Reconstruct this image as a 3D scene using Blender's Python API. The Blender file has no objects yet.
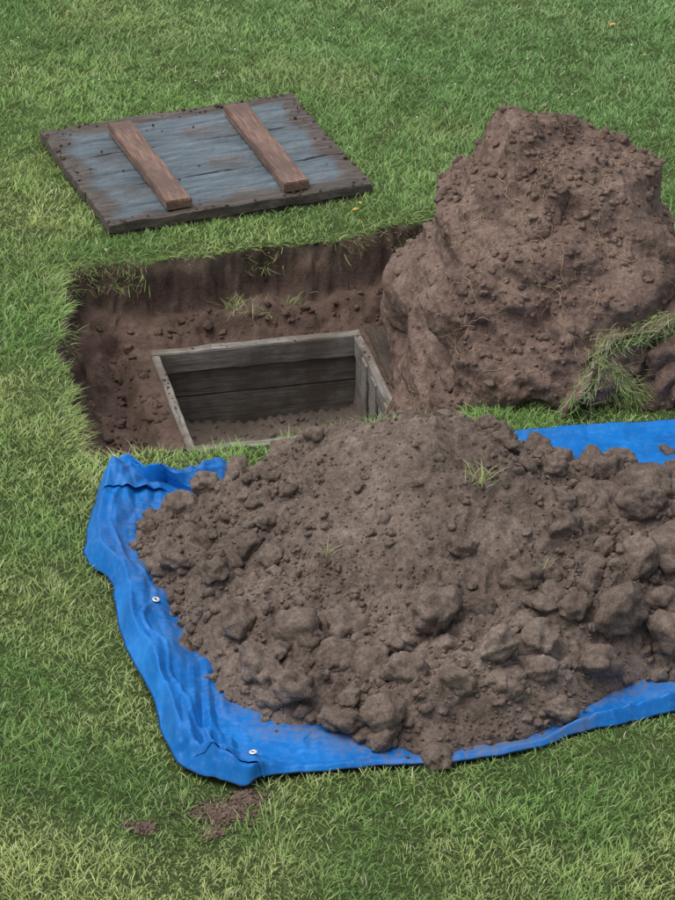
import bpy, bmesh, math, numpy as np
from mathutils import Vector, Matrix
from mathutils.bvhtree import BVHTree
rng=np.random.default_rng(7)
S=bpy.context.scene
# ---------------------------------------------------------------- noise
def hsh(ix,iy,iz,seed):
    n=(ix.astype(np.int64)*374761393+iy.astype(np.int64)*668265263+iz.astype(np.int64)*2147483647+seed*974634777)&0xFFFFFFFF
    n=((n^(n>>13))*1274126177)&0xFFFFFFFF
    n=((n^(n>>16))*2246822519)&0xFFFFFFFF
    n=n^(n>>15)
    return (n&0xFFFFFF)/float(0xFFFFFF)*2-1
def vn(x,y,z,seed=0):
    x=np.asarray(x,float);y=np.asarray(y,float);z=np.asarray(z,float)+np.zeros_like(x)
    ix=np.floor(x);iy=np.floor(y);iz=np.floor(z)
    fx=x-ix;fy=y-iy;fz=z-iz
    q=lambda t:t*t*t*(t*(t*6-15)+10)
    fx=q(fx);fy=q(fy);fz=q(fz)
    r=0
    for a in (0,1):
        for b in (0,1):
            for c in (0,1):
                w=(fx if a else 1-fx)*(fy if b else 1-fy)*(fz if c else 1-fz)
                r=r+w*hsh(ix+a,iy+b,iz+c,seed)
    return r
def fbm(x,y,z=0.0,f=1.0,o=4,seed=0,ridge=False,g=0.5):
    r=0;a=1;t=0
    for i in range(o):
        ca,sa=math.cos(.6*i+.3),math.sin(.6*i+.3)
        X=(x*ca-y*sa)*f;Y=(x*sa+y*ca)*f
        v=vn(X+17.3*i,Y-9.1*i,np.asarray(z)*f+5.7*i,seed+i)
        if ridge: v=1-2*np.abs(v)
        r=r+a*v;t+=a;a*=g;f*=2.03
    return r/t
def crease(x,y,f,seed,ang=0.,st=1.):
    """piecewise-linear (faceted) noise: flat facets meeting in sharp folds"""
    c,s=math.cos(ang),math.sin(ang)
    X=(x*c+y*s)*f;Y=(-x*s+y*c)*f*st
    X=X+.5*Y
    ix=np.floor(X);iy=np.floor(Y);fx=X-ix;fy=Y-iy;z=np.zeros_like(X)
    a=hsh(ix,iy,z,seed);b=hsh(ix+1,iy,z,seed);d=hsh(ix,iy+1,z,seed);e=hsh(ix+1,iy+1,z,seed)
    return np.where(fx+fy<1,a+(b-a)*fx+(d-a)*fy,e+(d-e)*(1-fx)+(b-e)*(1-fy))
def sstep(a,b,x):
    t=np.clip((x-a)/(b-a),0,1);return t*t*(3-2*t)
# ---------------------------------------------------------------- mesh helpers
def mk(name,V,groups,mat=None,smooth=True,attrs=None,parent=None):
    me=bpy.data.meshes.new(name)
    V=np.asarray(V,np.float32)
    me.vertices.add(len(V));me.vertices.foreach_set('co',V.ravel())
    groups=[np.asarray(g,np.int32) for g in groups if len(g)]
    nl=sum(g.size for g in groups);nf=sum(len(g) for g in groups)
    me.loops.add(nl);me.polygons.add(nf)
    me.loops.foreach_set('vertex_index',np.concatenate([g.ravel() for g in groups]))
    tot=np.concatenate([np.full(len(g),g.shape[1],np.int32) for g in groups])
    st=np.concatenate([[0],np.cumsum(tot)[:-1]]).astype(np.int32)
    me.polygons.foreach_set('loop_start',st)
    me.polygons.foreach_set('use_smooth',np.full(nf,smooth,bool))
    me.update(calc_edges=True);me.validate()
    if attrs:
        for k,c in attrs.items():
            c=np.asarray(c,np.float32)
            if c.ndim==1:
                a=me.attributes.new(k,'FLOAT','POINT');a.data.foreach_set('value',c)
            else:
                a=me.attributes.new(k,'FLOAT_COLOR','POINT')
                cc=np.ones((len(c),4),np.float32);cc[:,:3]=c;a.data.foreach_set('color',cc.ravel())
    ob=bpy.data.objects.new(name,me);S.collection.objects.link(ob)
    if mat: me.materials.append(mat)
    if parent: ob.parent=parent
    return ob
def empty(name):
    e=bpy.data.objects.new(name,None);S.collection.objects.link(e);e.empty_display_size=.2;return e
def poly_sd(px,py,poly):
    P=np.array(poly);Q=np.roll(P,-1,0)
    d=np.full(px.shape,1e9);ins=np.zeros(px.shape,bool)
    for (ax,ay),(bx,by) in zip(P,Q):
        ex,ey=bx-ax,by-ay
        t=np.clip(((px-ax)*ex+(py-ay)*ey)/(ex*ex+ey*ey),0,1)
        d=np.minimum(d,(px-ax-t*ex)**2+(py-ay-t*ey)**2)
        c=((ay>py)!=(by>py))
        with np.errstate(divide='ignore',invalid='ignore'):
            xi=ex*(py-ay)/(ey if ey!=0 else 1e-9)+ax
        ins^=(c&(px<xi))
    d=np.sqrt(d);return np.where(ins,d,-d)
def catmull(P,n,closed=True):
    P=np.array(P,float);m=len(P);out=[]
    for i in range(m if closed else m-1):
        if closed: a,b,c,d=P[i-1],P[i],P[(i+1)%m],P[(i+2)%m]
        else: a,b,c,d=P[max(i-1,0)],P[i],P[i+1],P[min(i+2,m-1)]
        k=max(2,int(round(np.linalg.norm(c-b)*n)))
        for j in range(k):
            t=j/k
            out.append(.5*((2*b)+(-a+c)*t+(2*a-5*b+4*c-d)*t*t+(-a+3*b-3*c+d)*t**3))
    return np.array(out)
# ---------------------------------------------------------------- node helper
class M:
    def __init__(s,name,rough=.8,spec=.3):
        s.m=bpy.data.materials.new(name);s.m.use_nodes=True
        s.nt=s.m.node_tree;s.b=s.nt.nodes['Principled BSDF']
        s.b.inputs['Roughness'].default_value=rough
        s.b.inputs['Specular IOR Level'].default_value=spec
        s.tc=s.n('ShaderNodeTexCoord')
    def n(s,t,**k):
        x=s.nt.nodes.new(t)
        for a,b in k.items(): setattr(x,a,b)
        return x
    def l(s,a,b): s.nt.links.new(a,b)
    def noise(s,scale,detail=6,rough=.6,vec=None,coord='Object',sc3=None):
        x=s.n('ShaderNodeTexNoise');x.inputs['Scale'].default_value=scale
        x.inputs['Detail'].default_value=detail;x.inputs['Roughness'].default_value=rough
        v=vec or s.tc.outputs[coord]
        if sc3:
            mp=s.n('ShaderNodeMapping');mp.inputs['Scale'].default_value=sc3;s.l(v,mp.inputs[0]);v=mp.outputs[0]
        s.l(v,x.inputs['Vector']);return x.outputs['Fac']
    def ramp(s,f,stops):
        r=s.n('ShaderNodeValToRGB');e=r.color_ramp.elements
        while len(e)<len(stops): e.new(.5)
        for i,(p,c) in enumerate(stops):
            e[i].position=p;e[i].color=(c if len(c)==4 else (*c,1)) if not isinstance(c,(int,float)) else (c,c,c,1)
        s.l(f,r.inputs[0]);return r.outputs[0]
    def mix(s,f,a,b,mode='MIX'):
        x=s.n('ShaderNodeMix',data_type='RGBA',blend_type=mode)
        for i,v in ((0,f),(6,a),(7,b)):
            if isinstance(v,(int,float)): x.inputs[i].default_value=v
            elif isinstance(v,tuple): x.inputs[i].default_value=(*v,1) if len(v)==3 else v
            else: s.l(v,x.inputs[i])
        return x.outputs[2]
    def math(s,op,a,b=0.0):
        x=s.n('ShaderNodeMath',operation=op)
        for i,v in ((0,a),(1,b)):
            if isinstance(v,(int,float)): x.inputs[i].default_value=v
            else: s.l(v,x.inputs[i])
        return x.outputs[0]
    def attr(s,name,col=False):
        a=s.n('ShaderNodeAttribute',attribute_name=name);return a.outputs['Color' if col else 'Fac']
    def bump(s,h,strength=.5,dist=.01,prev=None):
        b=s.n('ShaderNodeBump');b.inputs['Strength'].default_value=strength;b.inputs['Distance'].default_value=dist
        s.l(h,b.inputs['Height'])
        if prev: s.l(prev,b.inputs['Normal'])
        return b.outputs[0]
    def col(s,c): s.l(c,s.b.inputs['Base Color'])
    def nrm(s,c): s.l(c,s.b.inputs['Normal'])
def soil(name,dark,mid,light,fine=90):
    m=M(name,.78,.25)
    a=m.noise(3.0,5,.6);b=m.noise(28,6,.7);c=m.noise(fine,4,.75)
    f=m.math('ADD',m.math('MULTIPLY',a,.5),m.math('MULTIPLY',b,.5))
    col=m.ramp(f,[(.36,dark),(.5,mid),(.64,light)])
    col=m.mix(.6,col,m.ramp(c,[(.3,.35),(.5,.9),(.72,1.6)]),'MULTIPLY')
    m.col(col)
    n=m.bump(b,.7,.022);n=m.bump(c,.8,.008,n)
    m.nrm(n);return m
m_pile=soil('pile_soil',(.085,.060,.047),(.172,.128,.102),(.28,.218,.180))
m_mound=soil('mound_soil',(.092,.058,.045),(.190,.128,.100),(.285,.203,.163),70)
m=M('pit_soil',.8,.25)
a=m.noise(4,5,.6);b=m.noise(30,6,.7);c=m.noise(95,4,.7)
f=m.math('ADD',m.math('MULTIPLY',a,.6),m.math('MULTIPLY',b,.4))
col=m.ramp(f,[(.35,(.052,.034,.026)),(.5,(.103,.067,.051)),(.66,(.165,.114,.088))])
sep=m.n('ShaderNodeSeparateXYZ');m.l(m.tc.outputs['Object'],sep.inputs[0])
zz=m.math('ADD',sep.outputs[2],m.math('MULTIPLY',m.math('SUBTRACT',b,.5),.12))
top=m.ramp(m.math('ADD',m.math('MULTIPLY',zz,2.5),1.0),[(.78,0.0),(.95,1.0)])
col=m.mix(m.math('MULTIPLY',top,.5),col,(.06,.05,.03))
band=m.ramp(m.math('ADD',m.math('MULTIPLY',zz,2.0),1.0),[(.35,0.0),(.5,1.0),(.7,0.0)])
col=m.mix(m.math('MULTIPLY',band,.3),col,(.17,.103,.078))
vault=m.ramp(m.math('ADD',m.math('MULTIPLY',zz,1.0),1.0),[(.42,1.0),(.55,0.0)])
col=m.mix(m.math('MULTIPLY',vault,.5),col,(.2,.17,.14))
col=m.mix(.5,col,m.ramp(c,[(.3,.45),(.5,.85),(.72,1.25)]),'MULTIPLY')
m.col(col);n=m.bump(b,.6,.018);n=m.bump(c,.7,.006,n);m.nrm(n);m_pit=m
m=M('lawn_thatch',.95,.1)
a=m.noise(1.2,4,.6);b=m.noise(60,5,.7);c=m.noise(240,3,.7)
col=m.ramp(m.math('ADD',m.math('MULTIPLY',a,.4),m.math('MULTIPLY',b,.6)),[(.35,(.08,.12,.04)),(.5,(.16,.235,.075)),(.68,(.25,.33,.13))])
m.col(col);m.nrm(m.bump(c,.8,.01,m.bump(b,.8,.02)));m_lawn=m
m=M('grass_blade',.6,.25)
m.col(m.attr('Col',True))
tr=m.n('ShaderNodeBsdfTranslucent');m.l(m.attr('Col',True),tr.inputs[0])
mx=m.n('ShaderNodeMixShader');mx.inputs[0].default_value=.35
out=[x for x in m.nt.nodes if x.type=='OUTPUT_MATERIAL'][0]
m.l(m.b.outputs[0],mx.inputs[1]);m.l(tr.outputs[0],mx.inputs[2]);m.l(mx.outputs[0],out.inputs[0]);m_grass=m
# tarp
m=M('blue_tarpaulin',.42,.22)
big=m.noise(5,4,.6);fi=m.noise(40,5,.7)
col=m.ramp(big,[(.3,(.003,.11,.38)),(.55,(.006,.155,.50)),(.75,(.014,.20,.58))])
d=m.math('MULTIPLY',m.attr('dust'),m.ramp(m.math('ADD',m.math('MULTIPLY',fi,.6),m.math('MULTIPLY',big,.4)),[(.44,0.0),(.56,1.0)]))
col=m.mix(m.math('MULTIPLY',d,.9),col,(.14,.112,.095))
col=m.mix(m.math('MULTIPLY',m.ramp(fi,[(.5,0.0),(.7,1.0)]),.12),col,(.25,.30,.36))
m.col(col)
w=m.n('ShaderNodeTexChecker');w.inputs['Scale'].default_value=260;m.l(m.tc.outputs['Object'],w.inputs[0])
m.nrm(m.bump(w.outputs['Fac'],.12,.002,m.bump(fi,.25,.006)))
m.l(m.math('ADD',m.math('MULTIPLY',d,.4),.42),m.b.inputs['Roughness']);m_tarp=m
m=M('tarp_hem',.5,.3);m.b.inputs['Base Color'].default_value=(.004,.04,.13,1);m_hem=m
m=M('grommet_metal',.35,.5);m.b.inputs['Base Color'].default_value=(.75,.76,.76,1);m.b.inputs['Metallic'].default_value=.5;m_grom=m
m=M('grommet_hole',.9,.1);m.b.inputs['Base Color'].default_value=(.03,.04,.04,1);m_hole=m
def wood(name,dark,mid,light,g=9,rough=.75,dirt=None):
    m=M(name,rough,.3)
    gr=m.noise(g,7,.65,sc3=(.6,7,7));fi=m.noise(40,5,.7,sc3=(.25,5,5));bl=m.noise(6,4,.6)
    f=m.math('ADD',m.math('MULTIPLY',gr,.6),m.math('MULTIPLY',fi,.4))
    col=m.ramp(f,[(.34,dark),(.5,mid),(.66,light)])
    if dirt:
        col=m.mix(m.ramp(bl,[(.46,0.0),(.60,.8)]),col,dirt)
    m.col(col);m.nrm(m.bump(f,.7,.008));return m
m_batten=wood('battens_redwood',(.055,.032,.025),(.19,.115,.085),(.33,.22,.17),12,.5,(.12,.075,.057))
m_grey=wood('weathered_grey_wood',(.085,.077,.067),(.21,.193,.168),(.35,.325,.285),8,.8,(.13,.105,.085))
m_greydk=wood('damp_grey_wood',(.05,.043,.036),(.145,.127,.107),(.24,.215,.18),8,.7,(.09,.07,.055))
m_edge=wood('lid_edge_wood',(.03,.021,.017),(.075,.055,.043),(.13,.098,.078),10,.85,(.045,.034,.027))
m=M('lid_painted_board',.4,.4)
g1=m.noise(4,8,.7,sc3=(.45,4.0,1));g2=m.noise(24,6,.75,sc3=(.25,3,1));bl=m.noise(3.4,7,.7,sc3=(.7,1.3,1))
blue=m.ramp(m.math('ADD',m.math('MULTIPLY',g1,.55),m.math('MULTIPLY',g2,.45)),[(.33,(.032,.038,.042)),(.45,(.08,.100,.114)),(.56,(.135,.172,.196)),(.68,(.29,.34,.37))])
brn=m.ramp(g2,[(.3,(.028,.022,.018)),(.5,(.082,.066,.055)),(.7,(.18,.15,.128))])
edge=m.attr('edge')
fac=m.math('ADD',m.math('MULTIPLY',edge,.30),m.math('ADD',m.math('MULTIPLY',bl,.64),m.math('MULTIPLY',g1,.32)))
fac=m.ramp(fac,[(.50,0.0),(.57,.75),(.64,1.0)])
m.col(m.mix(fac,blue,brn))
m.l(m.math('ADD',m.math('MULTIPLY',fac,.4),.30),m.b.inputs['Roughness'])
m.nrm(m.bump(m.math('ADD',g2,m.math('MULTIPLY',fac,.8)),.7,.008));m_lid=m
m=M('root_fibre',.8,.2);m.b.inputs['Base Color'].default_value=(.36,.27,.17,1);m_root=m
m=M('dead_leaf',.7,.2);m.b.inputs['Base Color'].default_value=(.55,.30,.08,1);m_leaf=m
m=M('clover_flower',.7,.2);m.b.inputs['Base Color'].default_value=(.75,.74,.66,1);m_clo=m
# ---------------------------------------------------------------- layout (metres)
PIT=[(-1.19,1.56),(-1.03,1.63),(-.80,1.66),(-.60,1.71),(-.30,1.80),(-.03,1.86),(.21,1.98),(.41,2.08),(.62,2.1),(.78,1.8),(.72,1.2),(.64,.8),(.58,.5),(.5,.25),(.42,.20),(.13,.17),(-.147,.09),(-.543,-.03),(-.80,-.05),(-.985,-.04),(-1.03,.15),(-1.065,.42),(-1.12,.70),(-1.158,.90),(-1.145,1.23)]
VC=(-.2565,1.027);VA=math.radians(12.4);VW,VH=.465,.47
def vloc(x,y):
    dx=x-VC[0];dy=y-VC[1];c,s=math.cos(VA),math.sin(VA)
    return dx*c+dy*s,-dx*s+dy*c
def pit_s(x,y):
    s=np.full(x.shape,-9.0)
    k=(x>-1.7)&(x<1.3)&(y>-.6)&(y<2.6)
    if k.any():
        xx=x[k];yy=y[k]
        s[k]=poly_sd(xx,yy,PIT)+.050*fbm(xx,yy,0,4.5,3,11)+.022*fbm(xx,yy,0,22,3,12)
    return s
def ground_z(x,y,s=None):
    if s is None: s=pit_s(x,y)
    g=.022*fbm(x,y,0,.9,3,3)+.006*fbm(x,y,0,6,2,4)
    sj=s+.05*fbm(x,y,0,5,3,8)*sstep(0,.05,s)+.008*fbm(x,y,0,20,3,9,True)*sstep(0,.05,s)
    back=sstep(1.2,1.5,y)
    w1=sstep(0,.07,sj);w2=sstep(.06+.05*back,.17+.10*back,sj)
    frac=.62+.16*fbm(x,y,0,2.5,2,13)
    wall=w1*frac+w2*(1-frac)
    lx,ly=vloc(x,y)
    dv=np.maximum(np.abs(lx)-VW,np.abs(ly)-VH)
    fl=-.385+.035*fbm(x,y,0,4,4,21)+.013*fbm(x,y,0,20,3,22,True)
    ledge=-.30+.012*fbm(x,y,0,16,3,23)
    k=1-sstep(.07,.16,dv+.03*fbm(x,y,0,9,2,24))
    fl=fl*(1-k)+ledge*k
    fl=fl+.07*(1-sstep(.1,.3,s))*(.6+.8*fbm(x,y,0,6,3,25))
    inn=sstep(.012,.034,-dv)
    fl=fl*(1-inn)+inn*(-.655+.03*fbm(x,y,0,5,4,26)+.012*fbm(x,y,0,30,3,27,True))
    return g*(1-wall)+fl*wall
def axis(a,b,h,lo,hi,hc,far):
    x=list(np.arange(a,b+1e-9,h))
    c=list(np.arange(b+hc,hi,hc));cl=list(np.arange(a-hc,lo,-hc))
    v=hi;st=hc
    while v<far: st*=1.35;v+=st;c.append(v)
    v=lo;st=hc
    while v>-far: st*=1.35;v-=st;cl.append(v)
    return np.array(cl[::-1]+x+c)
xs=axis(-1.4,1.0,.010,-5,5,.06,400);ys=axis(-.2,2.3,.010,-5,7,.06,400)
GX,GY=np.meshgrid(xs,ys);sx=GX.ravel();sy=GY.ravel()
ss=pit_s(sx,sy);gz=ground_z(sx,sy,ss)
w=len(xs);h=len(ys)
V=np.stack([sx,sy,gz],1)
wl=(ss>-.005)&(ss<.25)
amp=(1-sstep(.15,.25,ss[wl]))
a_,b_=V[wl,0].copy(),V[wl,1].copy();c_=V[wl,2]
V[wl,0]+=amp*(.024*fbm(a_,b_,c_,7,3,31)+.008*fbm(a_,b_,c_,24,3,33,True))
V[wl,1]+=amp*(.034*fbm(a_,b_,c_,7,3,32)+.011*fbm(a_,b_,c_,24,3,34,True))
ii=(np.arange(h-1)[:,None]*w+np.arange(w-1)[None,:]).ravel()
F=np.stack([ii,ii+1,ii+w+1,ii+w],1)
fs=ss[F].mean(1)
inp=fs>.0
def sub(V,F):
    u,inv=np.unique(F,return_inverse=True);return V[u],inv.reshape(F.shape)
v1,f1=sub(V,F[~inp]);mk('lawn',v1,[f1],m_lawn.m)
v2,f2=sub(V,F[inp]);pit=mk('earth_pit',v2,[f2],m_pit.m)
# ---------------------------------------------------------------- clod templates
def ico(n):
    bm=bmesh.new();bmesh.ops.create_icosphere(bm,subdivisions=n,radius=1)
    v=np.array([x.co[:] for x in bm.verts]);f=np.array([[q.index for q in p.verts] for p in bm.faces]);bm.free();return v,f
TM={}
for lv in (1,2,3,4,5):
    v,f=ico(lv);L=[]
    for k in range(14):
        r=np.ones(len(v))
        for j in range(9):
            nn=rng.normal(size=3);nn/=np.linalg.norm(nn);o=rng.uniform(.58,.95) if lv<5 else rng.uniform(.72,.95)
            dd=v@nn;r=np.minimum(r,np.where(dd>.05,o/np.maximum(dd,.05),9))
        p=v*r[:,None]
        if lv>1:
            nz=fbm(p[:,0]+k*9,p[:,1],p[:,2],1.7,2,40+k)*(.36 if lv<5 else .15)
            if 2<lv<5: nz+=fbm(p[:,0]+k*9,p[:,1],p[:,2],4,3,60+k,True)*(.17 if lv==3 else .12)
            if lv==4: nz+=fbm(p[:,0]+k*9,p[:,1],p[:,2],12,2,80+k,True)*.045
            p=p*(1+nz)[:,None]
        L.append(p)
    TM[lv]=(L,f)
def rotm(n):
    q=rng.normal(size=(n,4));q/=np.linalg.norm(q,axis=1)[:,None];a,b,c,d=q.T
    return np.stack([1-2*(c*c+d*d),2*(b*c-a*d),2*(b*d+a*c),2*(b*c+a*d),1-2*(b*b+d*d),2*(c*d-a*b),2*(b*d-a*c),2*(c*d+a*b),1-2*(b*b+c*c)],1).reshape(n,3,3)
class Acc:
    def __init__(s): s.V=[];s.F=[];s.n=0
    def add(s,V,F): s.V.append(V);s.F.append(F+s.n);s.n+=len(V)
    def clods(s,pos,rad):
        lv=np.where(rad>.04,4,np.where(rad>.016,3,np.where(rad>.007,2,1)))
        R=rotm(len(pos))
        for l in (1,2,3,4):
            L,f=TM[l]
            idx=np.where(lv==l)[0]
            if len(idx)==0: continue
            k=rng.integers(0,14,len(idx));T=np.array(L)[k]
            sc=rng.uniform(.7,1.25,(len(idx),1,3))
            T=T*sc
            T=np.einsum('nij,nvj->nvi',R[idx],T)*rad[idx][:,None,None]
            T[:,:,2]*=.85
            T=T+pos[idx][:,None,:]
            nv=T.shape[1]
            ff=(f[None]+(np.arange(len(idx))*nv)[:,None,None]).reshape(-1,3)
            s.add(T.reshape(-1,3),ff)
# ---------------------------------------------------------------- dirt pile
FOOT=[(-.795,-.74),(-.715,-.55),(-.53,-.42),(-.355,-.35),(-.146,-.2),(.245,-.05),(.52,-.05),(.72,-.22),(.95,-.36),(1.3,-.4),(1.7,-.35),(2.0,-.5),(2.02,-1.2),(1.6,-1.6),(1.18,-1.70),(.92,-1.80),(.78,-1.97),(.62,-2.08),(.49,-2.12),(.32,-2.17),(.12,-2.15),(.0,-2.08),(-.08,-2.02),(-.2,-2.01),(-.36,-1.84),(-.525,-1.485),(-.69,-1.06),(-.77,-.85)]
def pile_h(x,y):
    d=poly_sd(x,y,FOOT)+.05*fbm(x,y,0,5,3,71)
    def cone(cx,cy,hh,sl,rx=1.,ry=1.):
        r=np.sqrt(((x-cx)/rx)**2+((y-cy)/ry)**2+.003);return hh-sl*r
    hs=[cone(.34,-.90,.625,.60,1.0,1.0),cone(.55,-.92,.50,.5,1.1,.9),cone(.72,-1.0,.42,.40,1.2,.9),cone(1.2,-1.1,.37,.34,1.6,.9),cone(-.38,-1.0,.19,.34),cone(.3,-1.55,.28,.32),cone(.95,-1.5,.28,.36),cone(1.75,-1.05,.37,.4)]
    k=26.;H=np.log(sum(np.exp(k*c) for c in hs))/k
    H=np.maximum(H,.05)
    base=np.minimum(H,.95*np.clip(d,-1,9)+.02)
    e=sstep(0,.12,d)
    core=np.exp(-(((x-.18)/.48)**2+((y+1.15)/.48)**2))
    q=1-.8*core
    n=.055*fbm(x,y,0,3.2,3,72)+q*(.040*fbm(x,y,0,7,3,73,True)+.034*crease(x,y,10,770,.4)+.016*crease(x+5,y,24,771,1.1))+(.45+.55*q)*.018*fbm(x,y,0,24,3,74,True)+.007*fbm(x,y,0,70,2,75)
    return np.where(d>-.03,base+n*(.25+.75*e),-.05)+np.where(d<0,d*.9,0),d
px_=np.arange(-.95,2.2,.0075);py_=np.arange(-2.3,.12,.0075)
PX,PY=np.meshgrid(px_,py_);h0,d0=pile_h(PX.ravel(),PY.ravel())
V=np.stack([PX.ravel(),PY.ravel(),h0],1)
V[:,0]+=.008*fbm(V[:,0],V[:,1],V[:,2],30,2,76);V[:,1]+=.008*fbm(V[:,0],V[:,1],V[:,2],30,2,77)
w=len(px_);h=len(py_)
ii=(np.arange(h-1)[:,None]*w+np.arange(w-1)[None,:]).ravel()
F=np.stack([ii,ii+1,ii+w+1,ii+w],1);F=F[d0[F].min(1)>-.03]
v,f=sub(V,F)
pile=mk('dirt_pile',v,[f],m_pile.m)
A=Acc()
big=[(.36,-1.66,.115),(.38,-1.80,.065),(.99,-1.58,.12),(1.18,-1.60,.09),(.96,-1.0,.105),(1.14,-.92,.10),(1.22,-1.32,.12),(-.17,-1.93,.09),(-.29,-1.75,.085),(-.24,-1.83,.065),(.15,-2.06,.09),(.25,-1.93,.075),(.04,-1.64,.075),(-.13,-1.65,.075),(-.1,-.30,.085),(-.2,-.38,.07),(-.02,-.22,.08),(.07,-.2,.07),(.95,-.72,.08),(1.3,-.85,.09),(1.05,-.6,.07),(.66,-1.45,.075),(.74,-1.57,.065),(-.5,-.55,.065),(-.38,-.47,.065),(-.6,-.62,.06),(.0,-1.8,.08),(.55,-1.85,.08),(.9,-1.75,.08),(1.1,-1.12,.075),(.82,-1.25,.07),(-.35,-1.55,.07),(.12,-1.85,.07),(.78,-.85,.06),(-.42,-1.25,.055),(1.35,-.15,.06),(1.45,-.2,.08),(1.3,-.05,.04),(1.5,-1.3,.09),(1.7,-1.1,.08),(.62,-.85,.055),(-.45,-1.7,.03),(.7,-1.77,.08),(.84,-1.6,.065),(1.07,-1.4,.08),(.42,-1.98,.07),(1.3,-1.5,.08),(.6,-1.98,.06),(.2,-1.75,.055),(.5,-1.6,.06),(.9,-1.35,.065)]
b=np.array(big);hb,_=pile_h(b[:,0],b[:,1])
A.clods(np.stack([b[:,0],b[:,1],np.maximum(hb,.01)+b[:,2]*.14],1),b[:,2])
def scatter(n,rlo,rhi,pw,bias,emb):
    x=rng.uniform(-.95,2.1,n);y=rng.uniform(-2.35,.1,n)
    hh,d=pile_h(x,y)
    low=1-np.clip(hh/.40,0,1)
    right=np.clip((x-.45)/.4,0,.8)*(d>0)
    low=np.maximum(low,right)
    core=np.exp(-(((x-.18)/.46)**2+((y+1.15)/.46)**2))
    low=low*(1-.8*core)
    clump=.6+.9*fbm(x,y,0,3,3,81)
    keep=(d>-.01-.02*rng.random(n))&(rng.random(n)<(bias+(1-bias)*low)*clump)
    x=x[keep];y=y[keep];hh=hh[keep]
    r=rlo+(rhi-rlo)*rng.random(len(x))**pw
    A.clods(np.stack([x,y,np.maximum(hh,.012)+r*emb],1),r)
scatter(1900,.020,.066,2.2,.05,0.05)
scatter(9000,.007,.024,1.8,.2,.2)
scatter(36000,.003,.008,1.5,.6,.35)
n=1900;x=rng.uniform(-1,2.1,n);y=rng.uniform(-2.35,.2,n);_,d=pile_h(x,y)
k=(d<0)&(d>-.09*rng.random(n)**1.5);r=rng.uniform(.003,.012,k.sum())
A.clods(np.stack([x[k],y[k],.02+r],1),r)
mk('clods',np.concatenate(A.V),[np.concatenate(A.F)],m_pile.m,parent=pile)
# ---------------------------------------------------------------- mound of turned earth
bm=bmesh.new()
E=[(.96,1.12,.26,.48,.53,.54),(.76,1.18,.24,.36,.53,.54),(.92,.82,.12,.52,.44,.44),(1.48,.98,.02,.62,.56,.36),(.99,1.28,.62,.26,.25,.22),(.72,1.32,.42,.28,.26,.27),(.62,.82,-.12,.30,.50,.44),(.55,1.35,-.08,.28,.5,.48),(1.25,.66,.03,.46,.28,.30),(1.9,.95,-.05,.5,.45,.30),(1.18,1.18,.40,.22,.24,.20),(.43,1.35,-.32,.22,.42,.22),(.50,.88,-.30,.2,.4,.26),(.85,1.0,.43,.28,.28,.28),(1.35,.88,.13,.3,.28,.24),(1.13,1.2,.60,.12,.18,.12),(.36,.95,-.36,.18,.35,.15)]
for k,(cx,cy,cz,rx,ry,rz) in enumerate(E):
    L,f=TM[5];t=L[(k*5)%14]*np.array([rx,ry,rz])*1.10
    vs=[bm.verts.new((p[0]+cx,p[1]+cy,p[2]+cz)) for p in t]
    for q in f: bm.faces.new([vs[i] for i in q])
me=bpy.data.meshes.new('t');bm.to_mesh(me);bm.free()
ob=bpy.data.objects.new('t',me);S.collection.objects.link(ob)
md=ob.modifiers.new('r','REMESH');md.mode='VOXEL';md.voxel_size=.010
md=ob.modifiers.new('s','SMOOTH');md.iterations=5;md.factor=.6
dg=bpy.context.evaluated_depsgraph_get();dg.update()
em=bpy.data.meshes.new_from_object(ob.evaluated_get(dg))
nv=len(em.vertices);co=np.empty(nv*3,np.float32);em.vertices.foreach_get('co',co);co=co.reshape(-1,3).astype(float)
no=np.empty(nv*3,np.float32);em.vertices.foreach_get('normal',no);no=no.reshape(-1,3).astype(float)
x,y,z=co.T
rough=sstep(-.25,.4,fbm(x,y,z,2.2,2,105))
strat=crease(x+.4*z,z+.3*y,4.5,106,.9)*.060+crease(x-y,z+.5*x,10,107,.4)*.024+crease(x+y,z,24,108,1.2)*.006
dsp=.07*fbm(x,y,z,2.0,3,90)+strat+(.15+.85*rough)*(.026*fbm(x,y,z,7,3,93,True)+.013*fbm(x,y,z,20,3,96,True))+.007*fbm(x,y,z,45,3,99)
co=co+no*dsp[:,None]
em.vertices.foreach_set('co',co.astype(np.float32).ravel());em.update()
bpy.data.objects.remove(ob)
mound=bpy.data.objects.new('soil_mound',em);S.collection.objects.link(mound);em.materials.clear();em.materials.append(m_mound.m)
em.polygons.foreach_set('use_smooth',np.ones(len(em.polygons),bool))
bvh=BVHTree.FromPolygons([tuple(c) for c in co],[tuple(p.vertices) for p in em.polygons])
A=Acc()
pos=[];rad=[]
n=9000;xx=rng.uniform(.2,2.2,n);yy=rng.uniform(.15,1.8,n)
cl=fbm(xx,yy,0,3,3,88)
for a,b_,c0 in zip(xx,yy,cl):
    if rng.random()>.38+1.5*c0: continue
    hit=bvh.ray_cast(Vector((a,b_,2)),Vector((0,0,-1)))
    if hit[0] is None or hit[0].z<-.38: continue
    r=.0025+.020*rng.random()**4
    if hit[0].z<.12 and rng.random()<.25: r*=2
    pos.append(tuple(hit[0]+hit[1]*r*.1));rad.append(r)
for i in range(1800):
    o_=Vector((rng.uniform(.2,1.9),-.5,rng.uniform(-.3,.8)));dv_=Vector((rng.uniform(-.3,.6),1,0)).normalized()
    hit=bvh.ray_cast(o_-Vector((.5*dv_.x,0,0)),dv_)
    if hit[0] is None: continue
    r=.0025+.010*rng.random()**3
    pos.append(tuple(hit[0]+hit[1]*r*.1));rad.append(r)
A.clods(np.array(pos),np.array(rad))
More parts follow.
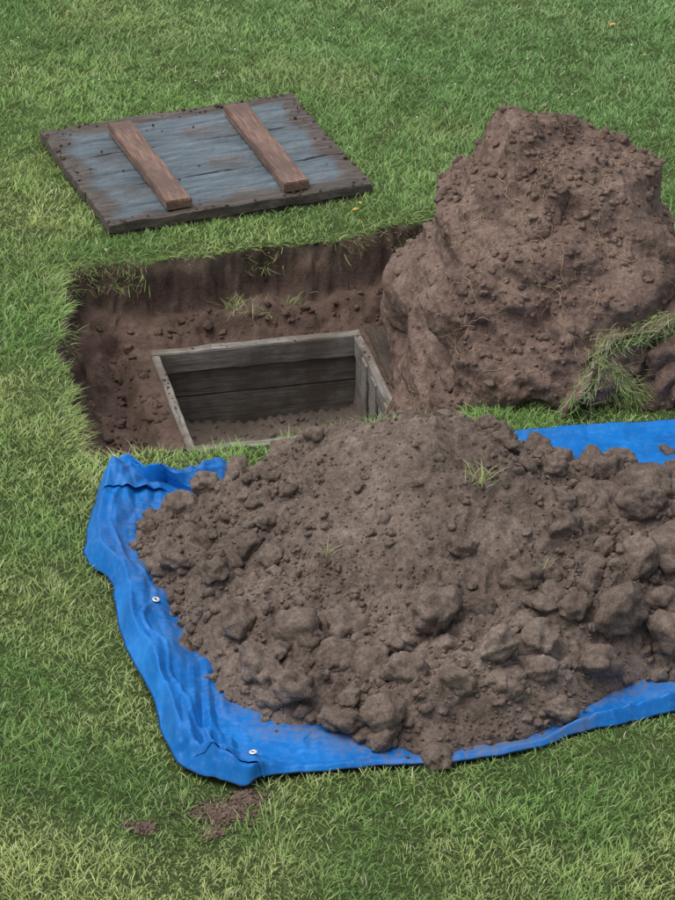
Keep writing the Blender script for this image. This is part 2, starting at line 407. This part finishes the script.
mk('clods',np.concatenate(A.V),[np.concatenate(A.F)],m_mound.m,parent=mound)
A=Acc();n=5500;x=rng.uniform(-1.2,.7,n);y=rng.uniform(-.05,2.0,n);s=pit_s(x,y);k=s>.12
x=x[k];y=y[k];s=s[k];r=.002+.022*rng.random(len(x))**4.5
lx,ly=vloc(x,y);dv=np.maximum(np.abs(lx)-VW,np.abs(ly)-VH);k=(dv>.02)|((dv<-.07)&(r<.02))
x=x[k];y=y[k];r=r[k];A.clods(np.stack([x,y,ground_z(x,y)+r*.0],1),r)
for sgn,ax in ((1,0),(-1,0),(1,1)):
    n=22;t=np.clip(rng.normal(rng.uniform(-.3,.3),.2,n),-.44,.44);o_=rng.uniform(-.012,.012,n)
    lx=(t if ax else sgn*(VW-.018)+o_);ly=(sgn*(VH-.027)+o_*1.6 if ax else t)
    r=.002+.006*rng.random(n)**2;c0,s0=math.cos(VA),math.sin(VA)
    A.clods(np.stack([VC[0]+lx*c0-ly*s0,VC[1]+lx*s0+ly*c0,np.full(n,-.276)],1),r)
mk('crumbs',np.concatenate(A.V),[np.concatenate(A.F)],m_pit.m,parent=pit)
def roots(name,n,seeds,parent):
    cu=bpy.data.curves.new(name,'CURVE');cu.dimensions='3D';cu.bevel_depth=.0013;cu.bevel_resolution=1
    for i in range(n):
        a,b_=seeds()
        hit=bvh.ray_cast(Vector((a,b_,2)),Vector((0,0,-1)))
        if hit[0] is None: continue
        p=hit[0].copy();dr=Vector(rng.normal(size=3));pts=[]
        L=rng.integers(3,18)
        for j in range(L):
            q=bvh.find_nearest(p);nn=q[1]
            pts.append(q[0]+nn*(.002+.006*rng.random()))
            dr=(dr-nn*dr.dot(nn)).normalized()+Vector(rng.normal(size=3))*.30+Vector((0,0,-.15))
            p=q[0]+dr.normalized()*.015
        sp=cu.splines.new('POLY');sp.points.add(len(pts)-1)
        for k,q in enumerate(pts): sp.points[k].co=(*q,1);sp.points[k].radius=rng.uniform(.4,1.3)
    o=bpy.data.objects.new(name,cu);S.collection.objects.link(o);cu.materials.append(m_root.m);o.parent=parent
roots('root_fibres',110,lambda:(rng.normal(.8,.25),rng.normal(.8,.35)),mound)
# ---------------------------------------------------------------- tarp
TB=[(-.905,-.227),(-.94,-.475),(-.937,-.865),(-.842,-1.065),(-.757,-1.485),(-.656,-1.815),(-.595,-2.10),(-.504,-2.285),(-.331,-2.375),(-.245,-2.315),(-.128,-2.30),(.026,-2.285),(.214,-2.25),(.488,-2.215),(.714,-2.13),(.82,-2.06),(.98,-1.985),(1.18,-1.90),(1.6,-1.78),(2.1,-1.62),(2.3,-1.2),(2.32,-.4),(2.2,.3),(1.8,.30),(1.355,.23),(1.04,.165),(.64,.10),(.325,.02),(-.03,-.10),(-.352,-.235),(-.475,-.205),(-.685,-.29),(-.84,-.17)]
B=catmull(TB,260);nb=len(B)
C=np.array([.55,-1.05])
ds=np.concatenate([np.linspace(0,.32,64),np.linspace(.35,.9,10)])
R=np.linalg.norm(B-C,axis=1)
xb,yb=B.T
sarc=np.arange(nb)/260.
zero=np.zeros(nb)
left=sstep(-.15,-.6,xb)*sstep(.1,-.3,yb)
corner=np.exp(-(((xb+.42)/.22)**2+((yb+2.25)/.25)**2))
tl=np.exp(-(((xb+.75)/.28)**2+((yb+.28)/.22)**2))
rf=sstep(.65,1.0,xb)*sstep(-1.4,-1.7,yb)
hc=.012+.068*left+.015*corner+.055*rf+(.005+.018*left+.010*rf)*crease(sarc,zero,6,500)
hc=np.clip(hc,.006,.13)
wc=.016+.034*left+.015*corner+.008*rf+.014*left*crease(sarc,zero,5,501)
VV=[];DU=[]
for j,dj in enumerate(ds):
    r=np.clip(1-dj/R,0.02,1)
    P=C+(B-C)*r[:,None]
    up=np.clip(dj/wc,0,1)
    fall=.05+.12*left+.04*corner+.02*rf
    dn=np.clip(1-(dj-wc)/fall,0,1)
    prof=np.minimum(up,dn)
    z=.008+hc*prof
    p2=np.clip(1-np.abs(dj-wc*2.3-.02*crease(sarc,zero,4,505))/.014,0,1)
    z=z+p2*.018*left*(.6+.4*crease(sarc,zero,9,506))
    x_,y_=P.T
    env=np.clip(.24+.6*left+1.3*corner+1.0*tl+.6*rf,0,1.7)*(1-sstep(.24,.34,dj))
    z=z+env*(.020*crease(x_,y_,5,510,.5,1.6)+.012*crease(x_,y_,11,511,1.9,2.4)+.004*crease(x_,y_,26,512,.2,1.6)*(.3+corner+tl))*(.35+.65*min(1,dj/.02))
    z=z+env*.006*crease(sarc,np.full(nb,dj*2),11,513)*min(1,dj/.015)
    z=np.maximum(z,.004+.002*crease(x_,y_,20,515))
    if dj>.34: z=zero+.012
    off=(.020*crease(sarc,zero,5,520)+.005*crease(sarc,zero,17,521))*math.exp(-dj/.05)
    dirn=(C-B)/R[:,None]
    P=P+dirn*off[:,None]
    VV.append(np.stack([P[:,0],P[:,1],z],1))
    _,dd=pile_h(P[:,0],P[:,1])
    DU.append(np.clip(1.0-np.clip(-dd,0,1)/.14,0,1)*(1-.45*left))
VV=np.concatenate(VV);DU=np.concatenate(DU)
nr=len(ds);i0=np.arange(nb);i1=(i0+1)%nb
F=np.concatenate([np.stack([j*nb+i0,j*nb+i1,(j+1)*nb+i1,(j+1)*nb+i0],1) for j in range(nr-1)])
VV[:,2]+=0.010
VV=np.vstack([VV,[[C[0],C[1],.02]]]);DU=np.append(DU,1)
T=np.stack([(nr-1)*nb+i0,(nr-1)*nb+i1,np.full(nb,len(VV)-1)],1)
tarp=mk('blue_tarp',VV,[F,T],m_tarp.m,attrs={'dust':DU})
cu=bpy.data.curves.new('hem_rope','CURVE');cu.dimensions='3D';cu.bevel_depth=.003;cu.bevel_resolution=1
sp=cu.splines.new('POLY');sp.points.add(nb-1);sp.use_cyclic_u=True
for i in range(nb): sp.points[i].co=(*VV[i],1)
o=bpy.data.objects.new('hem_rope',cu);S.collection.objects.link(o);cu.materials.append(m_hem.m);o.parent=tarp
tb=BVHTree.FromPolygons([tuple(c) for c in VV],[tuple(int(q) for q in p) for p in F])
def flap(name,outline,hh,seed):
    """triangular folded-back flap: fold line raised, tip lying back over the sheet"""
    n=40;a,b_,c0=[np.array(p) for p in outline];vs=[];fs=[];ix={}
    for i in range(n+1):
        for j in range(n+1-i):
            u=i/n;v_=j/n;p=a*(1-u-v_)+b_*u+c0*v_
            q=np.array([p[0]+.012*crease(np.array([p[0]]),np.array([p[1]]),9,seed+3)[0],p[1]])
            hit=tb.ray_cast(Vector((q[0],q[1],1)),Vector((0,0,-1)))
            z0=hit[0].z if hit[0] else .01
            t=1-u-v_
            z=z0+.006+hh*math.sin(math.pi*min(1,(1-t)))*.6+.008*crease(np.array([q[0]]),np.array([q[1]]),14,seed)[0]
            ix[(i,j)]=len(vs);vs.append((q[0],q[1],max(z,z0+.004)))
    for i in range(n):
        for j in range(n-i):
            fs.append((ix[(i,j)],ix[(i+1,j)],ix[(i,j+1)]))
            if i+j<n-1: fs.append((ix[(i+1,j)],ix[(i+1,j+1)],ix[(i,j+1)]))
    mk(name,np.array(vs),[np.array(fs)],m_tarp.m,attrs={'dust':np.full(len(vs),.15)},parent=tarp)
flap('corner_flap',[(-.30,-2.16),(-.50,-2.27),(-.25,-2.33)],.03,900)
flap('back_flap',[(-.66,-.36),(-.88,-.24),(-.90,-.48)],.025,920)
def torus(name,R_,r_,loc,nrm,mat,parent):
    bm=bmesh.new();n1,n2=20,8;vs=[]
    for i in range(n1):
        a=2*math.pi*i/n1
        for j in range(n2):
            b=2*math.pi*j/n2
            vs.append(bm.verts.new(((R_+r_*math.cos(b))*math.cos(a),(R_+r_*math.cos(b))*math.sin(a),r_*.6*math.sin(b))))
    for i in range(n1):
        for j in range(n2):
            bm.faces.new([vs[i*n2+j],vs[((i+1)%n1)*n2+j],vs[((i+1)%n1)*n2+(j+1)%n2],vs[i*n2+(j+1)%n2]])
    me=bpy.data.meshes.new(name);bm.to_mesh(me);bm.free();me.materials.append(mat)
    for p in me.polygons:p.use_smooth=True
    o=bpy.data.objects.new(name,me);S.collection.objects.link(o);o.parent=parent
    o.rotation_euler=Vector(nrm).to_track_quat('Z','Y').to_euler();o.location=loc
    bm=bmesh.new();bmesh.ops.create_circle(bm,cap_ends=True,segments=16,radius=R_)
    me=bpy.data.meshes.new(name+'_hole');bm.to_mesh(me);bm.free();me.materials.append(m_hole.m)
    o2=bpy.data.objects.new(name+'_hole',me);S.collection.objects.link(o2);o2.parent=o
for i,(gx,gy) in enumerate([(-.645,-.42),(-.665,-1.22),(-.285,-2.27),(1.26,-.25),(1.7,.18)]):
    hit=tb.ray_cast(Vector((gx,gy,1)),Vector((0,0,-1)))
    if hit[0] is None: continue
    nn=hit[1] if hit[1].z>0 else -hit[1]
    nn=(nn+Vector((0,0,1))).normalized()
    torus('grommet_%d'%(i+1),.010,.005,hit[0]+nn*(.007+(.022 if i==2 else 0)),nn,m_grom.m,tarp)
# ---------------------------------------------------------------- boards
def board(name,c,L,W,z0,z1,ang,mat,parent,wob=.002,bev=.004,seg=24,seed=0,attr_fn=None,segw=4):
    bm=bmesh.new();bmesh.ops.create_cube(bm,size=1)
    for v in bm.verts: v.co.x*=L;v.co.y*=W;v.co.z*=(z1-z0)
    bmesh.ops.bevel(bm,geom=bm.edges[:],offset=bev,segments=2,affect='EDGES')
    for ax,num in ((0,seg),(1,segw)):
        LL=(L,W)[ax]
        for i in range(1,num):
            pco=[0,0,0];pco[ax]=-LL/2+LL*i/num;pn=[0,0,0];pn[ax]=1
            bmesh.ops.bisect_plane(bm,geom=bm.verts[:]+bm.edges[:]+bm.faces[:],plane_co=pco,plane_no=pn)
    v=np.array([q.co[:] for q in bm.verts])
    for k in range(3):
        v[:,k]+=wob*fbm(v[:,0]+seed*3.1,v[:,1]*2,v[:,2]*2,9,3,200+k)
    for q,c3 in zip(bm.verts,v): q.co=c3
    me=bpy.data.meshes.new(name);bm.to_mesh(me);bm.free();me.materials.append(mat)
    if attr_fn is not None:
        a=me.attributes.new('edge','FLOAT','POINT');a.data.foreach_set('value',attr_fn(v).astype(np.float32))
    o=bpy.data.objects.new(name,me);S.collection.objects.link(o)
    o.location=(c[0],c[1],(z0+z1)/2);o.rotation_euler=(0,0,ang);o.parent=parent
    return o
vf=empty('wooden_burial_vault_frame')
def vw(lx,ly):
    c,s=math.cos(VA),math.sin(VA);return (VC[0]+lx*c-ly*s,VC[1]+lx*s+ly*c)
zt=-.275
board('collar_back',vw(0,VH-.027),2*VW,.054,zt-.10,zt,VA,m_grey.m,vf,seed=1,wob=.006)
board('collar_front',vw(0,-VH+.027),2*VW,.054,zt-.10,zt,VA,m_grey.m,vf,seed=2,wob=.006)
SL=2*VH-.110
board('collar_left',vw(-VW+.018,0),SL,.034,zt-.10,zt-.002,VA+math.pi/2,m_grey.m,vf,seed=3,wob=.005)
board('collar_right',vw(VW-.018,0),SL,.036,zt-.10,zt-.003,VA+math.pi/2,m_grey.m,vf,seed=4,wob=.005)
for k,(z0,z1) in enumerate([(zt-.225,zt-.103),(zt-.40,zt-.228)]):
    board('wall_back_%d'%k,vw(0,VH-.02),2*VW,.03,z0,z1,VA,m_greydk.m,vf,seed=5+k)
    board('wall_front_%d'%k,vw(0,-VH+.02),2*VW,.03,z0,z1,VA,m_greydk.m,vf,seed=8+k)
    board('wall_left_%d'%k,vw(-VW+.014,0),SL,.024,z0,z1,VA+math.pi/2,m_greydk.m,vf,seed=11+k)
    board('wall_right_%d'%k,vw(VW-.016,0),SL,.030,z0,z1,VA+math.pi/2,m_grey.m,vf,seed=14+k)
for k,ly in enumerate((-.22,.02,.2)):
    board('cleat_%d'%k,vw(VW-.038,ly),.010,.09,zt-.36,zt-.02,VA,m_grey.m,vf,seed=20+k,seg=2,segw=2,bev=.002)
board('ledge_plank',vw(VW+.085,.02),.98,.11,-.345,-.288,VA+math.pi/2,m_edge.m,vf,seed=31,wob=.012)
# lid
LC=(-.612,2.637);LA=math.radians(20.3);LW,LH=1.245,1.09
lid=empty('wooden_lid')
def lw(lx,ly):
    c,s=math.cos(LA),math.sin(LA);return (LC[0]+lx*c-ly*s,LC[1]+lx*s+ly*c)
np_=3;bw=LH/np_
for i in range(np_):
    cy=-LH/2+bw*(i+.5)
    def ef(v,cy=cy):
        ed=np.minimum(LW/2-np.abs(v[:,0]),LH/2-np.abs(v[:,1]+cy))
        return 1-np.clip(ed/.12,0,1)
    board('lid_board_%d'%(i+1),lw(rng.uniform(-.006,.006),cy),LW,bw-.001,.028,.072,LA,m_lid.m,lid,seed=40+i,wob=.011,seg=50,segw=18,attr_fn=ef,bev=.002)
for nm,c0,L0,an in (('front',lw(0,-LH/2+.04),LW-.02,LA),('back',lw(0,LH/2-.04),LW-.02,LA),('left',lw(-LW/2+.045,0),LH-.16,LA+math.pi/2),('right',lw(LW/2-.045,0),LH-.16,LA+math.pi/2)):
    board('edge_'+nm,c0,L0,.07,-.005,.027,an,m_edge.m,lid,seed=51,wob=.012)
for i,(a,b_) in enumerate([((-1.013,2.923),(-.70,2.064)),((-.48,3.125),(-.18,2.254))]):
    cx,cy=(a[0]+b_[0])/2,(a[1]+b_[1])/2;L=math.dist(a,b_);an=math.atan2(b_[1]-a[1],b_[0]-a[0])
    board('batten_%d'%(i+1),(cx,cy),L,.115,.078,.124,an,m_batten.m,lid,seed=60+i,wob=.005,bev=.005)
A=Acc();n=6000;lx=rng.uniform(-LW/2,LW/2,n);ly=rng.uniform(-LH/2,LH/2,n)
ed=np.minimum(LW/2-np.abs(lx),LH/2-np.abs(ly));k=rng.random(n)<(np.exp(-ed/.03)*1.0+.008)*(.5+fbm(lx,ly,0,4,2,400))
lx=lx[k];ly=ly[k];r=.002+.008*rng.random(len(lx))**3
c_,s_=math.cos(LA),math.sin(LA)
A.clods(np.stack([LC[0]+lx*c_-ly*s_,LC[1]+lx*s_+ly*c_,.074+r*.1],1),r)
mk('dirt_crumbs',np.concatenate(A.V),[np.concatenate(A.F)],m_pit.m,parent=lid)
# ---------------------------------------------------------------- grass
def blades(pos,hgt,wid,ori,lean,ldir,col):
    n=len(pos)
    side=np.stack([np.cos(ori),np.sin(ori),np.zeros(n)],1)*wid[:,None]*.5
    ld=np.stack([np.cos(ldir),np.sin(ldir),np.zeros(n)],1)
    up=np.array([0,0,1.])
    def at(t,dr): return pos+ld*(lean*dr)[:,None]+up*(hgt*t)[:,None]
    m1=at(.55,.32);m2=at(.88,.7);tp=at(1.0,1.1)
    V=np.stack([pos-side,pos+side,m1-side*.9,m1+side*.9,m2-side*.55,m2+side*.55,tp],1).reshape(-1,3)
    b=(np.arange(n)*7)[:,None]
    Q=np.concatenate([b+np.array([[0,1,3,2]]),b+np.array([[2,3,5,4]])])
    T=b+np.array([[4,5,6]])
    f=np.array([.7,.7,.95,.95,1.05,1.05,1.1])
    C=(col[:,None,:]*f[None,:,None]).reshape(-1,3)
    return V,Q,T,C
def gcol(x,y,n):
    base=np.array([.35,.53,.165]);yel=np.array([.58,.65,.26]);drk=np.array([.215,.39,.11]);cool=np.array([.29,.50,.21]);straw=np.array([.70,.66,.46])
    a=np.clip(.52+.9*fbm(x,y,0,1.3,4,301)+rng.normal(0,.26,n),0,1)[:,None]
    c=drk*(1-a)+base*a
    b_=np.clip(.27+1.2*fbm(x,y,0,2.0,4,305)-.09*x-.06*y+rng.normal(0,.25,n),0,1)[:,None]
    c=c*(1-b_)+yel*b_
    k=np.clip(.13*(y-1)+.14*x,0,.7)[:,None];c=c*(1-k)+cool*k
    stripe=.06*np.sin((x*.5+y*.87)*2*math.pi/1.1+.6*fbm(x,y,0,1.0,2,309))
    s=(rng.random(n)<.04)[:,None];c=np.where(s,straw,c)
    return c*rng.uniform(.80,1.2,(n,1))*(1+stripe)[:,None]
RECT=[lw(-LW/2,-LH/2),lw(LW/2,-LH/2),lw(LW/2,LH/2),lw(-LW/2,LH/2)]
MF=[(.44,.30),(.6,.30),(.95,.36),(1.3,.40),(1.7,.45),(2.4,.6),(2.4,1.3),(1.8,1.6),(1.2,1.75),(.6,1.85),(.4,1.9)]
PATCH=[(-.385,-2.50,.11,.075),(-.30,-2.42,.06,.05),(-.655,-2.59,.05,.035),(-.42,-2.62,.04,.04)]
def allowed(x,y):
    s=pit_s(x,y)
    ok=s<.0
    ok&=poly_sd(x,y,TB)<-.002
    ok&=poly_sd(x,y,RECT)<.0
    ok&=poly_sd(x,y,MF)<.03
    pr=np.zeros(len(x))
    for (a,b_,rx,ry) in PATCH: pr=np.maximum(pr,1.25-((x-a)/rx)**2-((y-b_)/ry)**2+.5*fbm(x,y,0,20,2,311))
    ok&=rng.random(len(x))>np.clip(pr,0,.97)
    return ok,s
def batch(n,x0,x1,y0,y1,wmul,cond=None):
    x=rng.uniform(x0,x1,n);y=rng.uniform(y0,y1,n)
    if cond is not None:
        k=cond(x,y);x=x[k];y=y[k]
    cl=fbm(x,y,0,22,2,320)+.5*fbm(x,y,0,7,2,322)
    k=rng.random(len(x))<.70+.5*cl;x=x[k];y=y[k]
    ok,s=allowed(x,y);x=x[ok];y=y[ok];s=s[ok];n=len(x)
    near=np.exp(s/.05)
    tall=.024+.010*fbm(x,y,0,3,3,325)+.010*fbm(x,y,0,12,2,327)
    hg=np.clip(tall,.010,.06)*rng.uniform(.5,1.4,n)*(1+.7*near*rng.random(n))
    ldn=fbm(x,y,0,6,3,330)*6+rng.normal(0,1.7,n)
    lean=hg*rng.uniform(.3,1.6,n)
    e=.02
    k=near>.15
    if k.any():
        gx=pit_s(x[k]+e,y[k])-pit_s(x[k]-e,y[k]);gy=pit_s(x[k],y[k]+e)-pit_s(x[k],y[k]-e)
        ldn[k]=np.where(rng.random(k.sum())<.6,np.arctan2(gy,gx)+rng.normal(0,.6,k.sum()),ldn[k])
        lean[k]*=1.4;hg[k]*=.75
    pos=np.stack([x,y,ground_z(x,y,np.minimum(s,-.0))-.004],1)
    return blades(pos,hg,rng.uniform(.0024,.0046,n)*wmul,rng.uniform(0,math.pi,n),lean,ldn,gcol(x,y,n))
infr=lambda x,y:(np.abs(x)<1.55+.10*y)&(y>-3.3)&(y<5.3)
parts=[batch(560000,-2.2,2.2,-3.3,5.3,1.0,infr),
       batch(170000,-5,5,-4.6,7.5,2.0,lambda x,y:~infr(x,y)),
       batch(60000,-11,11,-7,16,4.0,lambda x,y:~((np.abs(x)<5)&(y>-4.6)&(y<7.5)))]
n=80000;x=rng.uniform(-1.35,.6,n);y=rng.uniform(-.2,2.2,n);s=pit_s(x,y)
k=(s>-.02)&(s<.04)&(rng.random(n)<.10+1.4*fbm(x,y,0,6,2,340))
x=x[k];y=y[k];s=s[k];n=len(x);e=.02
gx=pit_s(x+e,y)-pit_s(x-e,y);gy=pit_s(x,y+e)-pit_s(x,y-e)
cc=gcol(x,y,n);q=rng.random(n)<.5;cc[q]=np.array([.30,.235,.14])*rng.uniform(.4,1.3,(q.sum(),1))
parts.append(blades(np.stack([x,y,np.maximum(ground_z(x,y),-.07)],1),rng.uniform(-.04,.03,n),rng.uniform(.002,.004,n),rng.uniform(0,3.1,n),rng.uniform(.02,.065,n),np.arctan2(gy,gx)+rng.normal(0,.7,n),cc))
V=[];Q=[];T=[];C=[];o=0
for p in parts: V.append(p[0]);Q.append(p[1]+o);T.append(p[2]+o);C.append(p[3]);o+=len(p[0])
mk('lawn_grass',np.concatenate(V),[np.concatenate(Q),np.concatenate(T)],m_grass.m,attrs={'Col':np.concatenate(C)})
n=420;x=rng.uniform(-2,2.2,n);y=rng.uniform(.5,5,n);k=(rng.random(n)<.25+.9*fbm(x,y,0,1.5,2,345)+.1*(y-2))&(pit_s(x,y)<-.05)&(poly_sd(x,y,RECT)<-.03)&(poly_sd(x,y,MF)<-.03)&(poly_sd(x,y,TB)<-.02)
A=Acc();A.clods(np.stack([x[k],y[k],ground_z(x[k],y[k])+.030],1),rng.uniform(.003,.0055,k.sum()))
mk('clover_flowers',np.concatenate(A.V),[np.concatenate(A.F)],m_clo.m)
# sod clump: slumped curl of turf lying against the foot of the mound
AP=[(.92,.34,.0),(.94,.35,.11),(1.0,.38,.20),(1.08,.40,.275),(1.18,.42,.315),(1.40,.44,.335),(1.62,.46,.31)]
AQ=[]
for (ax_,ay_,az_) in AP:
    yy_=ay_
    for _ in range(3):
        hit=bvh.ray_cast(Vector((ax_,-.8,max(az_-(ay_-yy_)*.5,.01))),Vector((0,1,0)))
        if hit[0] is not None: yy_=min(ay_,hit[0].y-.06)
    AQ.append((ax_-.01,yy_,max(.0,az_-(ay_-yy_)*.5)))
arch=catmull(AQ,70,False)
na=len(arch);tv=[];nc=14
for i,q in enumerate(arch):
    tg=arch[min(i+1,na-1)]-arch[max(i-1,0)];tg/=np.linalg.norm(tg)
    s1=np.array([0,1,0.]);s2=np.cross(tg,s1)
    for j in range(nc):
        a=2*math.pi*j/nc
        tv.append(q+s1*math.cos(a)*.10+np.array([0,.09,0])+s2*math.sin(a)*.024)
tv=np.array(tv);dn=fbm(tv[:,0],tv[:,1],tv[:,2],12,3,600,True)
tv[:,2]+=.020*dn;tv[:,1]+=.02*dn
ii=(np.arange(na-1)[:,None]*nc+np.arange(nc)[None]).ravel();jj=(np.arange(na-1)[:,None]*nc+((np.arange(nc)+1)%nc)[None]).ravel()
sod=mk('sod_clump',tv,[np.stack([ii,jj,jj+nc,ii+nc],1)],m_mound.m)
ym=float(arch[:,1].mean())
A=Acc();A.clods(np.array([(1.16,ym+.14,.09),(1.34,ym+.12,.10),(1.05,ym+.12,.05),(1.5,ym+.14,.1),(1.27,ym+.08,.03),(1.22,ym+.12,.16),(1.38,ym+.12,.17),(1.33,ym+.03,.03)]),np.array([.15,.17,.11,.2,.09,.11,.12,.07]))
mk('sod_soil',np.concatenate(A.V),[np.concatenate(A.F)],m_mound.m,parent=sod)
P=[];LD=[];LN=[];HG=[]
dens=np.clip(.75+.9*fbm(arch[:,0],arch[:,2],0,7,2,610),.15,1)
for i,q in enumerate(arch[:-1]):
    tg=arch[i+1]-q;tg/=np.linalg.norm(tg);out_=np.cross(tg,[0,1,0]);out_*=np.sign(out_@(q-np.array([1.25,.3,.0]))+1e-6)
    for j in range(int(30*dens[i])):
        base=q+out_*rng.uniform(-.02,.04)+np.array([0,rng.uniform(-.03,.06),0])+rng.normal(size=3)*.014
        vv=out_*rng.uniform(-.05,.06)+tg*rng.normal()*.035+np.array([0,-.03,0])*rng.random()+np.array([0,0,-.018])
        P.append(base);LD.append(math.atan2(vv[1],vv[0]));LN.append(math.hypot(vv[0],vv[1])+.006);HG.append(vv[2])
for j in range(1100):
    t=rng.random();a=1.02+.20*t+rng.normal(0,.026);z_=.20-.15*t+rng.normal(0,.035)
    if z_<.01: continue
    P.append(np.array([a,ym-.01-.03*rng.random(),z_]));LD.append(rng.normal(-.7,.6));LN.append(rng.uniform(.01,.06));HG.append(rng.uniform(-.05,.02))
P=np.array(P);n=len(P)
cc=gcol(P[:,0],P[:,1],n);q_=rng.random(n)<.3;cc[q_]=(.55,.52,.32)
v,q,t,c=blades(P,np.array(HG),rng.uniform(.0025,.0045,n),rng.uniform(0,3.1,n),np.array(LN),np.array(LD),cc)
mk('sod_grass',v,[q,t],m_grass.m,attrs={'Col':c},parent=sod)
def sprig(name,cx,cy,z,n,spread,hh,parent,strawp=.3):
    P=np.stack([rng.normal(cx,spread,n),rng.normal(cy,spread,n),np.full(n,z)],1)
    col=gcol(P[:,0],P[:,1],n);s=rng.random(n)<strawp;col[s]=(.5,.46,.28)
    v,q,t,c=blades(P,rng.uniform(.3,1,n)*hh,rng.uniform(.002,.0035,n),rng.uniform(0,3.1,n),rng.uniform(.4,1.3,n)*hh,rng.uniform(0,6.28,n),col)
    mk(name,v,[q,t],m_grass.m,attrs={'Col':c},parent=parent)
def ph(x,y): return float(pile_h(np.array([x]),np.array([y]))[0][0])
sprig('grass_sprig_1',.52,-1.13,ph(.52,-1.13)+.02,40,.022,.075,pile,.4)
sprig('grass_sprig_2',-.04,-1.35,ph(-.04,-1.35)+.02,16,.008,.07,pile,.6)
sprig('grass_sprig_3',.75,-1.45,ph(.75,-1.45)+.04,8,.02,.05,pile)
for i,(a,b_) in enumerate([(-.47,1.60),(-.42,1.64),(-.33,1.62),(-.45,1.56),(-.18,1.70),(.33,1.70)]):
    z=float(ground_z(np.array([a]),np.array([b_]))[0])
    sprig('grass_tuft_%d'%i,a,b_,z,22,.03,.065,pit,.5)
A=Acc();pos=[];rad=[]
for (a,b_,rx,ry) in PATCH:
    n=int(20000*rx*ry*6)
    x=rng.normal(a,rx*.5,n);y=rng.normal(b_,ry*.5,n);r=.002+.007*rng.random(n)**2.2
    pos.append(np.stack([x,y,ground_z(x,y)+.002+r*.3],1));rad.append(r)
A.clods(np.concatenate(pos),np.concatenate(rad))
mk('spilled_soil',np.concatenate(A.V),[np.concatenate(A.F)],m_mound.m)
pts=[(1.03,4.62,.022),(1.37,4.28,.022),(.08,2.13,.02),(.1,2.2,.014),(-1.35,4.45,.012),(1.5,3.9,.012),(1.6,1.95,.02)]
VL=[];FL=[]
for i,(a,b_,r) in enumerate(pts):
    an=rng.uniform(0,6.28);k=len(VL);z=.045
    for t,wd,dz in ((-1,0,0),(-.4,.5,.3),(.3,.45,.3),(1,0,.1),(.3,-.45,.3),(-.4,-.5,.3)):
        VL.append((a+r*(t*math.cos(an)-wd*math.sin(an)),b_+r*(t*math.sin(an)+wd*math.cos(an)),z+dz*r))
    FL.append([k+j for j in range(6)])
mk('fallen_leaves',np.array(VL),[np.array(FL)],m_leaf.m)
# ---------------------------------------------------------------- light
W=bpy.data.worlds.new('World');S.world=W;W.use_nodes=True;nt=W.node_tree
bg=nt.nodes['Background'];sk=nt.nodes.new('ShaderNodeTexSky');sk.sky_type='NISHITA';sk.sun_disc=False
dsun=Vector((-.34,-.08,.93)).normalized()
sk.sun_elevation=math.asin(dsun.z);sk.sun_rotation=math.atan2(dsun.x,dsun.y)
hs=nt.nodes.new('ShaderNodeHueSaturation');hs.inputs['Saturation'].default_value=.45
nt.links.new(sk.outputs[0],hs.inputs['Color']);nt.links.new(hs.outputs[0],bg.inputs[0]);bg.inputs[1].default_value=.15
sl=bpy.data.lights.new('sun','SUN');sl.energy=3.2;sl.angle=math.radians(55);sl.color=(1,.96,.9)
so=bpy.data.objects.new('sun',sl);S.collection.objects.link(so);so.rotation_euler=dsun.to_track_quat('Z','Y').to_euler()
cam=bpy.data.cameras.new('camera');co_=bpy.data.objects.new('camera',cam);S.collection.objects.link(co_)
co_.location=(0,-12.682,7.03);co_.rotation_euler=(math.radians(61),0,0)
cam.sensor_fit='VERTICAL';cam.sensor_height=24;cam.lens=12/math.tan(math.radians(7));cam.clip_end=2000
S.camera=co_
S.view_settings.view_transform='Standard';S.view_settings.look='None';S.view_settings.exposure=0
